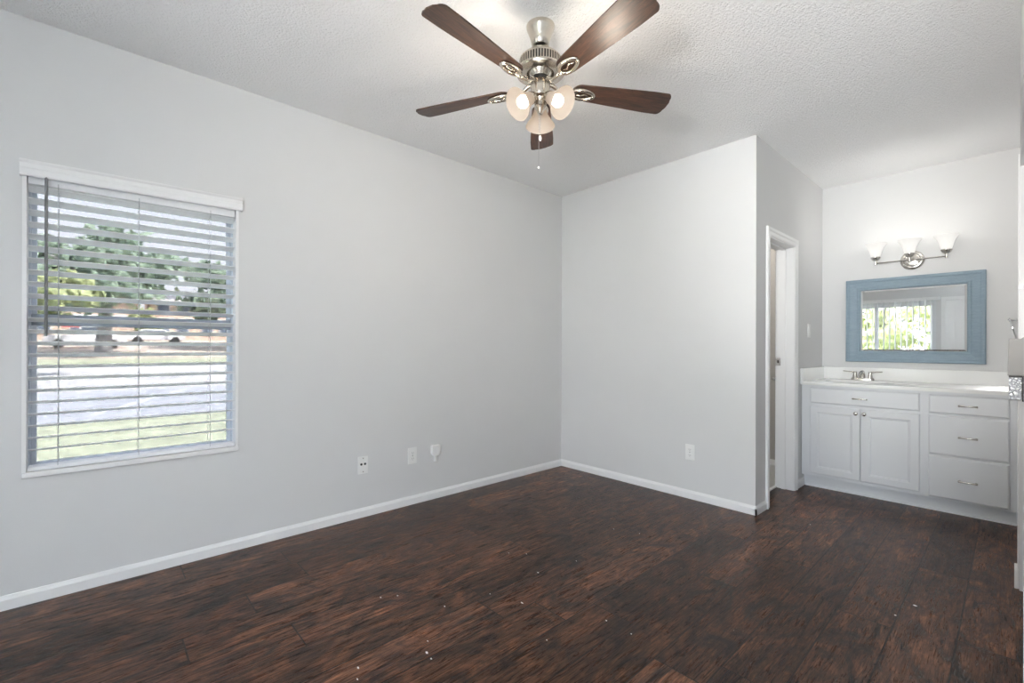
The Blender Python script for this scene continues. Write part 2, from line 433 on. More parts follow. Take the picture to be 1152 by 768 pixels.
# ------------------------------------------------------------------ left window
w1 = struct('window_1', BM(), M_vinyl); w1['label'] = 'single-hung window behind white horizontal blinds'
xf = XL - .105
bm = BM()
def rect_frame(bm, x0, x1, y0, y1, z0, z1, w):
    box(bm, x0, x1, y0, y0 + w, z0, z1); box(bm, x0, x1, y1 - w, y1, z0, z1); box(bm, x0, x1, y0 + w, y1 - w, z0, z0 + w); box(bm, x0, x1, y0 + w, y1 - w, z1 - w, z1)
rect_frame(bm, xf - .03, xf + .03, WY0, WY1, WZ0, WZ1, .012)
obj('window_frame', bm, M_vinyl, w1, bevel=.002)
bm = BM(); rect_frame(bm, xf - .022, xf - .002, WY0 + .012, WY1 - .012, 1.245, WZ1 - .012, .018); obj('upper_sash', bm, M_vinyl, w1, bevel=.002)
bm = BM(); rect_frame(bm, xf, xf + .022, WY0 + .012, WY1 - .012, WZ0 + .012, 1.292, .019); obj('lower_sash', bm, M_vinyl, w1, bevel=.002)
obj('meeting_rail', boxb(xf - .001, xf + .027, WY0 + .013, WY1 - .013, 1.240, 1.293), mat('rail_backlit_shade', (.30, .34, .40), .45), w1, bevel=.003, label='meeting rail between the two sashes, coloured darker as if backlit')  # frame vinyl darkened: backlit shade painted into the rail colour
obj('window_glass', boxb(xf - .013, xf - .011, WY0 + .03, WY1 - .03, 1.26, WZ1 - .03), M_tint, w1)
obj('window_glass', boxb(xf + .010, xf + .012, WY0 + .03, WY1 - .03, WZ0 + .03, 1.26), M_tint, w1)
bm = BM(); t_ = .004
box(bm, XL - T + .02, XL - .0, WY0, WY0 + t_, WZ0, WZ1); box(bm, XL - T + .02, XL, WY1 - t_, WY1, WZ0, WZ1); box(bm, XL - T + .02, XL, WY0, WY1, WZ1 - t_, WZ1); box(bm, XL - T + .02, XL, WY0, WY1, WZ0 - .001, WZ0 + t_)
box(bm, XL, XL + .003, WY0 - .010, WY0 + t_, WZ0 - .01, WZ1); box(bm, XL, XL + .003, WY1 - t_, WY1 + .010, WZ0 - .01, WZ1)
obj('window_reveal', bm, M_trim, w1)
obj('window_sill', boxb(XL - .02, XL + .012, WY0 - .010, WY1 + .010, WZ0 - .020, WZ0 + .004), M_trim, w1, bevel=.002)
portal('portal_window', (XL - T - .02, (WY0 + WY1) / 2, (WZ0 + WZ1) / 2), (1, 0, 0), WY1 - WY0, WZ1 - WZ0)

# blinds
BL = empty('window_blind', (XL, .18, WZ1), 'white horizontal slat blind hanging in the left wall window', 'window blind')
xs = XL - .034
by0, by1 = WY0 + .007, WY1 - .007
obj('headrail', boxb(xs - .028, xs + .028, by0, by1, WZ1 - .045, WZ1 - .004), M_slat, BL, bevel=.002)
# valance: moulded face with end returns
bm = BM(); VP = [(0, 0), (.010, 0), (.013, .008), (.013, .030), (.010, .036), (.010, .055), (.015, .062), (.017, .070), (0, .070)]
prism(bm, VP, -.243, .617, lambda o, z, t: (XL + .012 + o, t, 1.900 + z + (t * .012)))
box(bm, XL, XL + .014, -.243, -.236, 1.896, 1.968); box(bm, XL, XL + .014, .610, .617, 1.907, 1.975)
obj('valance', bm, M_trim, BL)
bm = BM(); TILT = R(15); pitch = .0535; zt = WZ1 - .062; nsl = 0
z = zt
SLATS = []
while z > WZ0 + .045:
    SLATS.append(z); z -= pitch
for z in SLATS:
    n_ = 6; w = .062; t_ = .0028
    def pt(s, side):
        a = s * w; crown = .0022 * (1 - (2 * s) ** 2)
        return (xs + a * cos(TILT), z + a * sin(TILT) + crown + side * t_ / 2)
    top = [pt(-.5 + k / n_, 1) for k in range(n_ + 1)]; bot = [pt(-.5 + k / n_, -1) for k in range(n_, -1, -1)]
    prism(bm, top + bot, by0, by1, lambda a, c, t: (a, t, c))
obj('slats', bm, M_slat, BL)
obj('bottom_rail', boxb(xs - .031, xs + .031, by0, by1, WZ0 + .006, WZ0 + .024), M_slat, BL, bevel=.003)
for yy in (-.122, .166, .468):
    bm = BM(); tube(bm, [(xs + .034, yy, WZ1 - .03), (xs + .034, yy, WZ0 + .02)], .0012, 6)
    tube(bm, [(xs - .034, yy, WZ1 - .03), (xs - .034, yy, WZ0 + .02)], .0010, 6)
    for z in SLATS: tube(bm, [(xs - .034, yy, z - .010), (xs + .034, yy, z + .006)], .0006, 4)
    obj('ladder_cord', bm, M_cord, BL)
bm = BM(); tube(bm, [(xs + .052, -.160, WZ1 - .01), (xs + .054, -.160, 1.19)], .0060, 8); tube(bm, [(xs + .052, -.160, WZ1 - .01), (xs + .03, -.160, WZ1 - .02)], .002, 6)
obj('tilt_wand', bm, M_wand, BL, smooth=True, label='dark grey tilt wand')

# ------------------------------------------------------------------ rear wall (seen in the mirror)
w2 = struct('window_2', BM(), M_vinyl); w2['label'] = 'sliding glass door on the rear wall behind vertical blinds'
M_alu = mat('slider_frame', (.75, .76, .77), .4)
bm = BM(); yg = YR - .07
def rect_frame_y(bm, y0, y1, x0, x1, z0, z1, w):
    box(bm, x0, x0 + w, y0, y1, z0, z1); box(bm, x1 - w, x1, y0, y1, z0, z1); box(bm, x0 + w, x1 - w, y0, y1, z0, z0 + w); box(bm, x0 + w, x1 - w, y0, y1, z1 - w, z1)
rect_frame_y(bm, yg - .05, yg + .05, SX0, SX1, 0, SZ, .04)
obj('slider_frame', bm, M_alu, w2)
xm = (SX0 + SX1) / 2
for a, c, y in ((SX0 + .04, xm + .03, yg - .02), (xm - .03, SX1 - .04, yg + .02)):
    bm = BM(); rect_frame_y(bm, y - .015, y + .015, a, c, .04, SZ - .04, .05); q = obj('sliding_panel', bm, M_alu, w2)
    obj('glass', boxb(a + .05, c - .05, y - .002, y + .002, .09, SZ - .09), M_slider, q)
portal('portal_slider', (xm, YR - T - .03, SZ / 2), (0, 1, 0), SX1 - SX0, SZ)
VB = empty('vertical_blind', (xm, YR, SZ), 'white vertical blinds over the sliding door, seen in the vanity mirror', 'vertical blind')
obj('blind_track', boxb(SX0 - .08, SX1 + .06, YR + .005, YR + .10, SZ + .01, SZ + .065), M_trim, VB, bevel=.004)
bm = BM(); k = 0; x = SX0 - .03
while x < SX1 + .02:
    ang = R(68); dx, dy = .043 * cos(ang), .043 * sin(ang)
    pts = []
    for s in range(-3, 4):
        q = s / 3; cv = .004 * (1 - q * q); pts.append((x + dx * q - cv * sin(ang), YR + .055 + dy * q + cv * cos(ang)))
    poly = pts + [(a + .0008, c + .0004) for a, c in pts[::-1]]
    prism(bm, poly, .03, SZ + .01, lambda a, c, t: (a, c, t)); x += .088
M_vane = mat('vane_fabric', (.66, .67, .68), .6); obj('vanes', bm, M_vane, VB)

# added window behind the viewpoint, out of view, put in to light the room
for nm, lb in (('window_added', 'added unseen window lighting the room, on the rear wall beside the panelled door'),):
    q = struct(nm, BM(), M_trim); q['label'] = lb
    bm = BM()
    if nm == 'window_added':
        rect_frame_y(bm, YR - .10, YR - .04, .10, 1.02, .25, 2.35, .04); obj('window_frame', bm, M_trim, q)
        obj('window_glass', boxb(.14, .98, YR - .072, YR - .068, .29, 2.31), M_clear, q)
        portal('portal_rear', (.56, YR - T - .02, 1.3), (0, 1, 0), .92, 2.1)

# rear panel door
d3 = struct('door_3', BM(), M_trim); d3['label'] = 'white panelled door on the rear wall, seen in the mirror'
def panel_door(parent, x0, x1, y, z0, z1, t=.035):
    bm = BM(); us = [x0, x0 + .11, (x0 + x1) / 2 - .05, (x0 + x1) / 2 + .05, x1 - .11, x1]; zs = [z0, z0 + .2, z0 + .75, z0 + .95, z0 + 1.62, z0 + 1.74, z1 - .12, z1]
    for i, (a, c) in enumerate(zip(us, us[1:])):
        for j, (d, e) in enumerate(zip(zs, zs[1:])):
            if i % 2 == 1 and j % 2 == 1:
                box(bm, a, c, y, y + t - .012, d, e); box(bm, a + .025, c - .025, y + t - .012, y + t - .004, d + .025, e - .025)
            else: box(bm, a, c, y, y + t, d, e)
    return obj('door_leaf', bm, M_trim, parent)
lf = panel_door(d3, EX0, EX1, YR - .05, .005, EZ - .002)
bm = BM()
for a, c, d, e in ((EX0 - .06, EX0, 0, EZ + .06), (EX1, EX1 + .06, 0, EZ + .06), (EX0, EX1, EZ, EZ + .06)): box(bm, a, c, YR, YR + .015, d, e)
obj('door_casing', bm, M_trim, d3)
bm = BM(); lathe(bm, [(0, 0), (.03, 0), (.03, .006), (.012, .008), (.012, .03), (.027, .04), (.027, .06), (0, .07)], (EX1 - .07, YR - .015, .92), (0, 1, 0)); obj('door_knob', bm, M_nickel, lf, smooth=True)

# ------------------------------------------------------------------ ceiling fan
FX, FY = -1.452, 1.494
FAN = empty('ceiling_fan', (FX, FY, H), 'five-blade ceiling fan with dark wood blades and three lit glass shades', 'ceiling fan')
F = (FX, FY, 0)
bm = BM(); lathe(bm, [(0, H), (.064, H), (.063, H - .010), (.0585, H - .022), (.050, H - .042), (.043, H - .066), (.039, H - .085), (.034, H - .090), (0, H - .090)], F); obj('canopy', bm, M_nickelf, FAN, smooth=True)
bm = BM(); lathe(bm, [(.013, 2.52), (.013, 2.47)], F, seg=20); lathe(bm, [(0, 2.502), (.022, 2.502), (.024, 2.495), (.022, 2.488), (0, 2.488)], F, seg=24); obj('downrod', bm, M_dark, FAN, smooth=True)
bm = BM(); lathe(bm, [(0, 2.487), (.050, 2.486), (.062, 2.478), (.085, 2.458), (.095, 2.447), (.0955, 2.441), (.088, 2.440), (.088, 2.405), (.098, 2.403), (.109, 2.398), (.111, 2.390), (.108, 2.384), (.080, 2.382), (.062, 2.384), (.060, 2.400), (.058, 2.392), (.044, 2.372), (.040, 2.366), (0, 2.366)], F, seg=64)
mh = obj('motor_housing', bm, M_nickelf, FAN, smooth=True)
bm = BM(); lathe(bm, [(.0885, 2.440), (.0885, 2.404)], F, seg=64); obj('vent_gap', bm, M_dark, mh)
bm = BM()
for k in range(48):
    a = 2 * pi * k / 48; vs = box(bm, -.002, .004, -.0028, .0028, -.0185, .0185)
    bmesh.ops.transform(bm, matrix=Matrix.Translation((FX, FY, 2.422)) @ Matrix.Rotation(a, 4, 'Z') @ Matrix.Translation((.092, 0, 0)), verts=vs)
obj('vent_grille', bm, M_nickelf, mh)
bm = BM(); lathe(bm, [(0, 2.367), (.034, 2.367), (.036, 2.350), (0, 2.350)], F, seg=32); obj('flywheel', bm, M_dark, FAN, smooth=True)
bm = BM(); lathe(bm, [(0, 2.351), (.040, 2.350), (.0435, 2.344), (.0435, 2.290), (.040, 2.280), (.026, 2.272), (.022, 2.262), (.027, 2.252), (.027, 2.236), (.018, 2.226), (.012, 2.205), (.008, 2.200), (0, 2.198)], F, seg=48); obj('switch_housing', bm, M_nickelf, FAN, smooth=True)
ZB = 2.326
BR0, BR1 = .150, .645
def blade_outline():
    pts = []
    def hw(s):  # half width along r
        return .050 + .017 * min(1, s / .6)
    N = 10
    L = BR1 - BR0
    right = []
    # root: rounded
    for k in range(8):
        a = pi / 2 * k / 7; right.append((BR0 + .045 * (1 - cos(a)) , .046 * sin(a)))
    for k in range(1, 6): s = k / 6; right.append((BR0 + .045 + (L - .045 - .03) * s, .046 + (.066 - .046) * min(1, s * 1.25)))
    for k in range(7):
        a = pi / 2 * k / 6; right.append((BR1 - .030 + .022 * sin(a), .066 - .030 * (1 - cos(a))))
    right.append((BR1 - .002, .018))
    left = [(x, -y) for x, y in right[::-1]]
    out = right + left
    res = []
    for p in out:
        if not res or (abs(p[0] - res[-1][0]) + abs(p[1] - res[-1][1])) > 1e-5: res.append(p)
    if abs(res[0][0] - res[-1][0]) + abs(res[0][1] - res[-1][1]) < 1e-5: res.pop()
    return res
BO = blade_outline()
def fan_blade(ang):
    base = Matrix.Translation((FX, FY, ZB)) @ Matrix.Rotation(ang, 4, 'Z')
    Mt = base @ Matrix.Rotation(R(-12), 4, 'X')
    bm = BM()
    A = [bm.verts.new(Mt @ Vector((x, y, -.003))) for x, y in BO]; B = [bm.verts.new(Mt @ Vector((x, y, .003))) for x, y in BO]; m = len(A)
    for k in range(m): bm.faces.new((A[k], A[(k + 1) % m], B[(k + 1) % m], B[k]))
    bm.faces.new(A[::-1]); bm.faces.new(B)
    bmesh.ops.recalc_face_normals(bm, faces=bm.faces)
    # object placed at the hub so that object space runs along the blade
    e = bpy.data.objects.new('blade', None)
    me = bpy.data.meshes.new('blade'); loc = Matrix.Translation(-Vector((FX, FY, H)))
    bl_m = loc @ base
    bm.transform(base.inverted()); bm.to_mesh(me); bm.free(); me.materials.append(M_fan)
    o = bpy.data.objects.new('blade', me); COL.objects.link(o); o.parent = FAN; o.location = (0, 0, ZB - H); o.rotation_euler = (0, 0, ang)
    # bracket: arm + open oval loop under the blade, with a scroll bar in the middle
    bm = BM()
    tl = lambda x, y, z: Matrix.Rotation(R(-12), 4, 'X') @ Vector((x, y, z))
    tube(bm, [Vector((.030, 0, .018)), Vector((.060, 0, .012)), Vector((.095, 0, -.012)), tl(.128, 0, -.014), tl(.158, 0, -.010)], [.010, .009, .008, .009, .010], 10)
    ring = [tl(.205 + .052 * cos(t), .027 * sin(t) * (1 - .15 * cos(t)), -.010) for t in [2 * pi * k / 28 for k in range(29)]]
    tube(bm, ring, .0095, 8, caps=False)
    tube(bm, [tl(.172, 0, -.010), tl(.190, .006, -.012), tl(.212, -.006, -.012), tl(.235, .004, -.010)], .004, 8)
    for xx, yy in ((.168, .013), (.168, -.013), (.247, 0)):
        lathe(bm, [(0, -.019), (.005, -.018), (.006, -.014), (.006, -.006)], (0, 0, 0), seg=10)
        vs = bm.verts[-31:] if False else None
    me = bpy.data.meshes.new('blade_bracket'); bm.to_mesh(me); bm.free(); me.materials.append(M_nickelf)
    for p in me.polygons: p.use_smooth = True
    br = bpy.data.objects.new('blade_bracket', me); COL.objects.link(br); br.parent = o; br['label'] = 'nickel bracket with open oval loop'
for k in range(5): fan_blade(R(-82.8 + 72 * k))
# shades
for k, az in enumerate((R(134), R(262), R(6))):
    d = Vector((cos(az) * sin(R(55)), sin(az) * sin(R(55)), -cos(R(55))))
    o0 = Vector((FX, FY, 2.268)) + Vector((cos(az), sin(az), 0)) * .042
    bm = BM(); prof = [(.016, .012), (.026, .014), (.029, .030), (.034, .045), (.043, .062), (.055, .080), (.065, .094), (.070, .102), (.0685, .103), (.053, .080), (.040, .062), (.031, .045), (.026, .030), (.022, .018)]
    lathe(bm, prof, o0, d, 40); sh = obj('lamp_shade', bm, M_fshade, FAN, smooth=True)
    bm = BM(); lathe(bm, [(0, -.025), (.014, -.024), (.016, -.010), (.022, -.004), (.024, .010), (.028, .013), (.027, .018), (0, .018)], o0, d, 28); obj('shade_holder', bm, M_nickelf, sh, smooth=True)
    bm = BM(); lathe(bm, [(0, .02), (.012, .022), (.014, .034), (.024, .050), (.029, .066), (.024, .082), (.012, .090), (0, .092)], o0, d, 24); obj('bulb', bm, M_bulb, sh, smooth=True)
    q = o0 + d * .32
    lamp('fan_bulb_light', 'POINT', q, FAN_WATT, (1, .88, .74), shadow_soft_size=.04)
bm = BM(); tube(bm, [(FX + .012, FY - .02, 2.21), (FX + .012, FY - .022, 1.955)], .0011, 6); ch = obj('pull_chain', bm, M_chrome, FAN)
bm = BM(); tube(bm, [(FX + .022, FY - .02, 2.24), (FX + .022, FY - .022, 2.09)], .0011, 6); ch2 = obj('pull_chain', bm, M_chrome, FAN)
bm = BM(); lathe(bm, [(0, 0), (.004, -.002), (.006, -.012), (.004, -.024), (0, -.026)], (FX + .022, FY - .022, 2.092), seg=12); obj('chain_fob', bm, M_plate, ch2, smooth=True)
bm = BM(); lathe(bm, [(0, 0), (.002, -.002), (.003, -.010), (0, -.014)], (FX + .012, FY - .022, 1.957), seg=12); obj('chain_fob', bm, M_plate, ch, smooth=True)

# ------------------------------------------------------------------ vanity cabinet
VF = 4.338; VT = .843
VAN = empty('vanity_cabinet', (-.58, 4.64, 0), 'light grey painted vanity cabinet with two doors and three drawers below the mirror', 'cabinet')
X0, X1 = XC + .003, XR - .003
bm = BM()
cells_u = [X0, -1.115, -.462, -.395, -.030, X1]
# face frame with stiles and rails, carcass behind
box(bm, X0, X1, VF, VF + .02, .100, VT)
box(bm, X0, X0 + .016, VF + .02, YA - .003, .100, VT); box(bm, X1 - .016, X1, VF + .02, YA - .003, .100, VT); box(bm, X0, X1, VF + .02, YA - .003, .100, .116); box(bm, X0, X1, YA - .01, YA - .003, .116, VT)
obj('body', bm, M_cab, VAN, bevel=.001)
obj('toe_kick', boxb(X0, X1, 4.405, 4.425, 0, .100), M_cab, VAN)
bm = BM(); prism(bm, [(4.405, 0), (4.393, 0), (4.396, .008), (4.405, .012)], X0 + .012, X1 - .012, lambda a, c, t: (t, a, c)); obj('shoe_moulding', bm, M_cab, VAN)
def slab(name, x0, x1, z0, z1):
    bm = BM(); y0 = VF - .019
    # slab with eased (ogee) edge
    w = .010
    V = []
    for yy, ins in ((VF - .0005, 0), (y0 + .007, 0), (y0 + .002, w * .6), (y0, w)):
        V.append([bm.verts.new(p) for p in ((x0 + ins, yy, z0 + ins), (x1 - ins, yy, z0 + ins), (x1 - ins, yy, z1 - ins), (x0 + ins, yy, z1 - ins))])
    for a, c in zip(V, V[1:]):
        for k in range(4): bm.faces.new((a[k], a[(k + 1) % 4], c[(k + 1) % 4], c[k]))
    bm.faces.new(V[-1]); bm.faces.new(V[0][::-1]); bmesh.ops.recalc_face_normals(bm, faces=bm.faces)
    return obj(name, bm, M_cab, VAN)
def pull(parent, x, z, w=.088):
    yb = VF - .019; y1 = yb - .024
    bm = BM(); pts = [(x - w / 2, y1 + .006, z), (x - w / 2 + .012, y1 - .001, z), (x, y1 - .004, z), (x + w / 2 - .012, y1 - .001, z), (x + w / 2, y1 + .006, z)]
    tube(bm, pts, [.0075, .0055, .0045, .0055, .0075], 10)
    for s in (-1, 1): tube(bm, [(x + s * (w / 2 - .006), yb, z), (x + s * (w / 2 - .006), y1 + .002, z)], .005, 10)
    return obj('handle', bm, M_nickel, parent, smooth=True, label='brushed metal bar handle')
ff = slab('false_drawer_front', -1.125, -.452, .697, .823); pull(ff, -.792, .755)
def cab_door(x0, x1, z0, z1, kx):
    y0 = VF - .019; bm = BM(); w = .062
    levels = [(VF - .0005, 0), (y0 + .004, 0), (y0, .004), (y0, w - .014), (y0 + .003, w - .010), (y0 + .004, w - .004), (y0 + .010, w), (y0 + .010, w + .001)]
    V = []
    for yy, i in levels: V.append([bm.verts.new(p) for p in ((x0 + i, yy, z0 + i), (x1 - i, yy, z0 + i), (x1 - i, yy, z1 - i), (x0 + i, yy, z1 - i))])
    for a, c in zip(V, V[1:]):
        for k in range(4): bm.faces.new((a[k], a[(k + 1) % 4], c[(k + 1) % 4], c[k]))
    bm.faces.new(V[-1]); bm.faces.new(V[0][::-1]); bmesh.ops.recalc_face_normals(bm, faces=bm.faces)
    o = obj('door', bm, M_cab, VAN)
    bm = BM(); lathe(bm, [(0, .026), (.008, .0255), (.0135, .022), (.0145, .017), (.011, .012), (.006, .009), (.0055, 0)], (kx, y0, z1 - .034), (0, -1, 0), 24)
    obj('knob', bm, M_nickel, o, smooth=True, label='round brushed metal knob')
cab_door(-1.125, -.7935, .128, .676, -.818)
cab_door(-.7895, -.452, .128, .676, -.766)
for z0, z1, hz in ((.694, .823, .756), (.410, .682, .543), (.112, .398, .248)):
    q = slab('drawer', -.405, -.019, z0, z1); pull(q, -.208, hz)

# countertop with integral bowl
CT = empty('vanity_countertop', (-.58, 4.62, .868), 'white cultured marble countertop with moulded backsplash and oval sink on the vanity', 'countertop')
zt_ = .868; cx, cy, ra, rb = -.860, 4.60, .225, .165
bm = BM(); N = 64
y0, y1, x0, x1 = 4.300, YA - .002, X0, X1
def rect_hit(a):
    dx, dy = cos(a), sin(a); ts = []
    if dx > 1e-9: ts.append((x1 - cx) / dx)
    if dx < -1e-9: ts.append((x0 - cx) / dx)
    if dy > 1e-9: ts.append((y1 - cy) / dy)
    if dy < -1e-9: ts.append((y0 - cy) / dy)
    t = min(ts); return cx + dx * t, cy + dy * t
angs = sorted([2 * pi * k / N for k in range(N)] + [math.atan2(yy - cy, xx - cx) % (2 * pi) for xx in (x0, x1) for yy in (y0, y1)])
outer = [rect_hit(a) for a in angs]
O_top = [bm.verts.new((x, y, zt_)) for x, y in outer]; O_bot = [bm.verts.new((x, y, VT + .0005)) for x, y in outer]
levels = [(1.08, 0), (1.04, .004), (1.0, .002), (.97, -.010), (.90, -.045), (.75, -.095), (.45, -.125), (.12, -.133)]
rings = [[bm.verts.new((cx + ra * s * cos(a), cy + rb * s * sin(a), zt_ + dz)) for a in angs] for s, dz in levels]
m = len(angs)
def bridge(A, B):
    for k in range(m): bm.faces.new((A[k], A[(k + 1) % m], B[(k + 1) % m], B[k]))
bridge(O_bot, O_top); bridge(O_top, rings[0])
for a, c in zip(rings, rings[1:]): bridge(a, c)
bm.faces.new(rings[-1])
bmesh.ops.recalc_face_normals(bm, faces=bm.faces)
obj('counter_slab', bm, M_counter, CT, smooth=True, angle=50)
obj('backsplash', boxb(X0, X1, YA - .022, YA - .001, zt_ - .002, .974), M_counter, CT, bevel=.004)
obj('side_splash', boxb(X0 - .001, X0 + .019, 4.300, YA - .022, VT, .974), M_counter, CT, bevel=.004)
bm = BM(); lathe(bm, [(0, .002), (.018, .002), (.021, 0)], (cx, cy, zt_ - .133), seg=24); obj('drain', bm, M_chrome, CT, smooth=True)

# faucet
fx, fy = -.872, 4.842
FA = empty('bathroom_faucet', (fx, fy, zt_), 'brushed nickel two-lever faucet behind the sink basin', 'faucet')
bm = BM(); bmesh.ops.create_cube(bm, size=1)
bm.clear()
N2 = 32; out = []
for k in range(N2):
    a = 2 * pi * k / N2; sx_ = 1 if cos(a) >= 0 else -1
    out.append((fx + sx_ * .050 + .030 * cos(a), fy + .026 * sin(a)))
lv = [[bm.verts.new((fx + (x - fx) * s, fy + (y - fy) * s, zt_ + z)) for x, y in out] for s, z in ((1, 0.0), (1, .016), (.93, .022))]
for a, c in zip(lv, lv[1:]):
    for k in range(N2): bm.faces.new((a[k], a[(k + 1) % N2], c[(k + 1) % N2], c[k]))
bm.faces.new(lv[-1]); bmesh.ops.recalc_face_normals(bm, faces=bm.faces)
obj('base', bm, M_nickel, FA, smooth=True)
bm = BM(); tube(bm, [(fx, fy, zt_ + .015), (fx, fy, zt_ + .050), (fx, fy - .015, zt_ + .070), (fx, fy - .05, zt_ + .068), (fx, fy - .10, zt_ + .052), (fx, fy - .112, zt_ + .042)], [.020, .018, .017, .014, .011, .010], 14); obj('spout', bm, M_nickel, FA, smooth=True)
for s in (-1, 1):
    bm = BM(); lathe(bm, [(.020, zt_ + .016), (.017, zt_ + .035), (.012, zt_ + .055), (.013, zt_ + .068), (.008, zt_ + .076), (0, zt_ + .077)], (fx + s * .052, fy, 0), seg=20)
    tube(bm, [(fx + s * .052, fy, zt_ + .068), (fx + s * .09, fy - .004, zt_ + .073), (fx + s * .135, fy - .006, zt_ + .077)], [.008, .0055, .0045], 10)
    obj('lever', bm, M_nickel, FA, smooth=True)

# ------------------------------------------------------------------ mirror
MX0, MX1, MZ0, MZ1 = -1.006, -.142, 1.024, 1.734
MI = empty('framed_mirror', (-.57, YA, 1.38), 'rectangular wall mirror in a blue-grey painted wood frame above the sink', 'mirror')
bm = BM()
prof = [(0, 0), (0, .030), (.006, .034), (.020, .034), (.030, .029), (.074, .022), (.080, .025), (.090, .024), (.096, .014), (.098, .008)]  # inset, out
V = []
for ins, out_ in prof:
    sx_, sz_ = ins * 1.05, ins * .97
    V.append([bm.verts.new(p) for p in ((MX0 + sx_, YA - .001 - out_, MZ0 + sz_), (MX1 - sx_, YA - .001 - out_, MZ0 + sz_), (MX1 - sx_, YA - .001 - out_, MZ1 - sz_), (MX0 + sx_, YA - .001 - out_, MZ1 - sz_))])
for a, c in zip(V, V[1:]):
    for k in range(4): bm.faces.new((a[k], a[(k + 1) % 4], c[(k + 1) % 4], c[k]))
bmesh.ops.recalc_face_normals(bm, faces=bm.faces)
obj('mirror_frame', bm, M_blue, MI)
bm = BM(); gx0, gx1, gz0, gz1 = MX0 + .100, MX1 - .100, MZ0 + .092, MZ1 - .092
V = []
for ins, out_ in ((0, .0065), (.016, .0095)):
    V.append([bm.verts.new(p) for p in ((gx0 + ins, YA - .001 - out_, gz0 + ins), (gx1 - ins, YA - .001 - out_, gz0 + ins), (gx1 - ins, YA - .001 - out_, gz1 - ins), (gx0 + ins, YA - .001 - out_, gz1 - ins))])
for k in range(4): bm.faces.new((V[0][k], V[0][(k + 1) % 4], V[1][(k + 1) % 4], V[1][k]))
bm.faces.new(V[1]); bmesh.ops.recalc_face_normals(bm, faces=bm.faces)
for f_ in bm.faces:
    if f_.normal.y > 0: f_.normal_flip()
obj('mirror_glass', bm, M_mirror, MI)

# ------------------------------------------------------------------ vanity light
VL = empty('vanity_light', (-.566, YA, 1.85), 'brushed nickel three-lamp bar light with white bell shades above the mirror', 'wall light')
ly = 4.825
bm = BM(); lathe(bm, [(.076, 0), (.076, .006), (.070, .011), (.055, .013), (.050, .020), (.030, .026), (0, .027)], (-.564, YA, 1.862), (0, -1, 0), 48); obj('backplate', bm, M_nickel, VL, smooth=True)
bm = BM(); tube(bm, [(-.564, YA - .02, 1.862), (-.564, ly + .02, 1.856), (-.564, ly, 1.850)], .007, 10); obj('arm', bm, M_nickel, VL, smooth=True)
bm = BM(); tube(bm, [(-.785, ly, 1.850), (-.345, ly, 1.850)], .0055, 10); obj('bar', bm, M_nickel, VL, smooth=True)
for sx_ in (-.783, -.568, -.352):
    bm = BM(); lathe(bm, [(.007, 1.838), (.008, 1.862), (.010, 1.870), (.024, 1.878), (.033, 1.892), (.034, 1.900), (.030, 1.902), (0, 1.902)], (sx_, ly, 0), seg=28)
    cu = obj('lamp_holder', bm, M_nickel, VL, smooth=True)
    bm = BM(); lathe(bm, [(.024, 1.902), (.031, 1.906), (.037, 1.925), (.043, 1.950), (.052, 1.975), (.066, 1.998), (.076, 2.010), (.0745, 2.011), (.063, 1.998), (.049, 1.975), (.040, 1.950), (.034, 1.925), (.026, 1.908), (0, 1.905)], (sx_, ly, 0), seg=40)
    sh = obj('lamp_shade', bm, M_vshade, VL, smooth=True)
    bm = BM(); lathe(bm, [(0, 1.906), (.010, 1.908), (.012, 1.925), (.024, 1.945), (.027, 1.960), (.020, 1.978), (0, 1.984)], (sx_, ly, 0), seg=20); obj('bulb', bm, M_bulb, sh, smooth=True)
    lamp('vanity_bulb_light', 'POINT', (sx_, ly - .25, 2.12), VANITY_WATT, (1, .97, .92), shadow_soft_size=.07)

# ------------------------------------------------------------------ outlets and plates
def face_map(kind, base):
    bx, by, bz = base
    if kind == 'x+': return lambda a, c, o: (bx + o, by + a, bz + c)
    if kind == 'y-': return lambda a, c, o: (bx + a, by - o, bz + c)
def fbox(bm, f, a0, a1, c0, c1, o0, o1):
    p, q = f(a0, c0, o0), f(a1, c1, o1); box(bm, min(p[0], q[0]), max(p[0], q[0]), min(p[1], q[1]), max(p[1], q[1]), min(p[2], q[2]), max(p[2], q[2]))
def plate_thing(name, kind, base, label, cat, style):
    f = face_map(kind, base); e = empty(name, base, label, cat)
    bm = BM(); fbox(bm, f, -.036, .036, -.059, .059, 0, .006); obj('cover_plate', bm, M_plate, e, bevel=.003)
    if style == 'duplex':
        for s in (-1, 1):
            bm = BM(); fbox(bm, f, -.017, .017, s * .021 - .014, s * .021 + .014, .005, .0085); rc = obj('receptacle', bm, M_plate, e, bevel=.002)
            bm = BM()
            for q in (-.007, .006): fbox(bm, f, q, q + .0022, s * .021 - .003, s * .021 + .006, .0083, .0088)
            fbox(bm, f, -.002, .002, s * .021 - .010, s * .021 - .006, .0083, .0088); obj('slots', bm, mat_slot, rc)
        bm = BM(); fbox(bm, f, -.003, .003, -.003, .003, .005, .0075); obj('screw', bm, M_chrome, e)
    if style == 'jacks':
        for q in (-.013, .013):
            bm = BM(); c = Vector(f(q, .006, .005)); ax = Vector(f(0, 0, 1)) - Vector(f(0, 0, 0)); lathe(bm, [(0, .005), (.0045, .005), (.0075, .004), (.0075, 0)], c, ax, 16); obj('jack', bm, M_black, e, label='round black jack')
        for s in (-1, 1):
            bm = BM(); fbox(bm, f, -.003, .003, s * .045 - .003, s * .045 + .003, .005, .0072); obj('screw', bm, M_chrome, e)
    if style == 'switch':
        bm = BM(); fbox(bm, f, -.016, .016, -.033, .033, .005, .009); obj('rocker', bm, M_plate, e, bevel=.002)
    return e
mat_slot = mat('outlet_slot', (.20, .20, .20), .6)
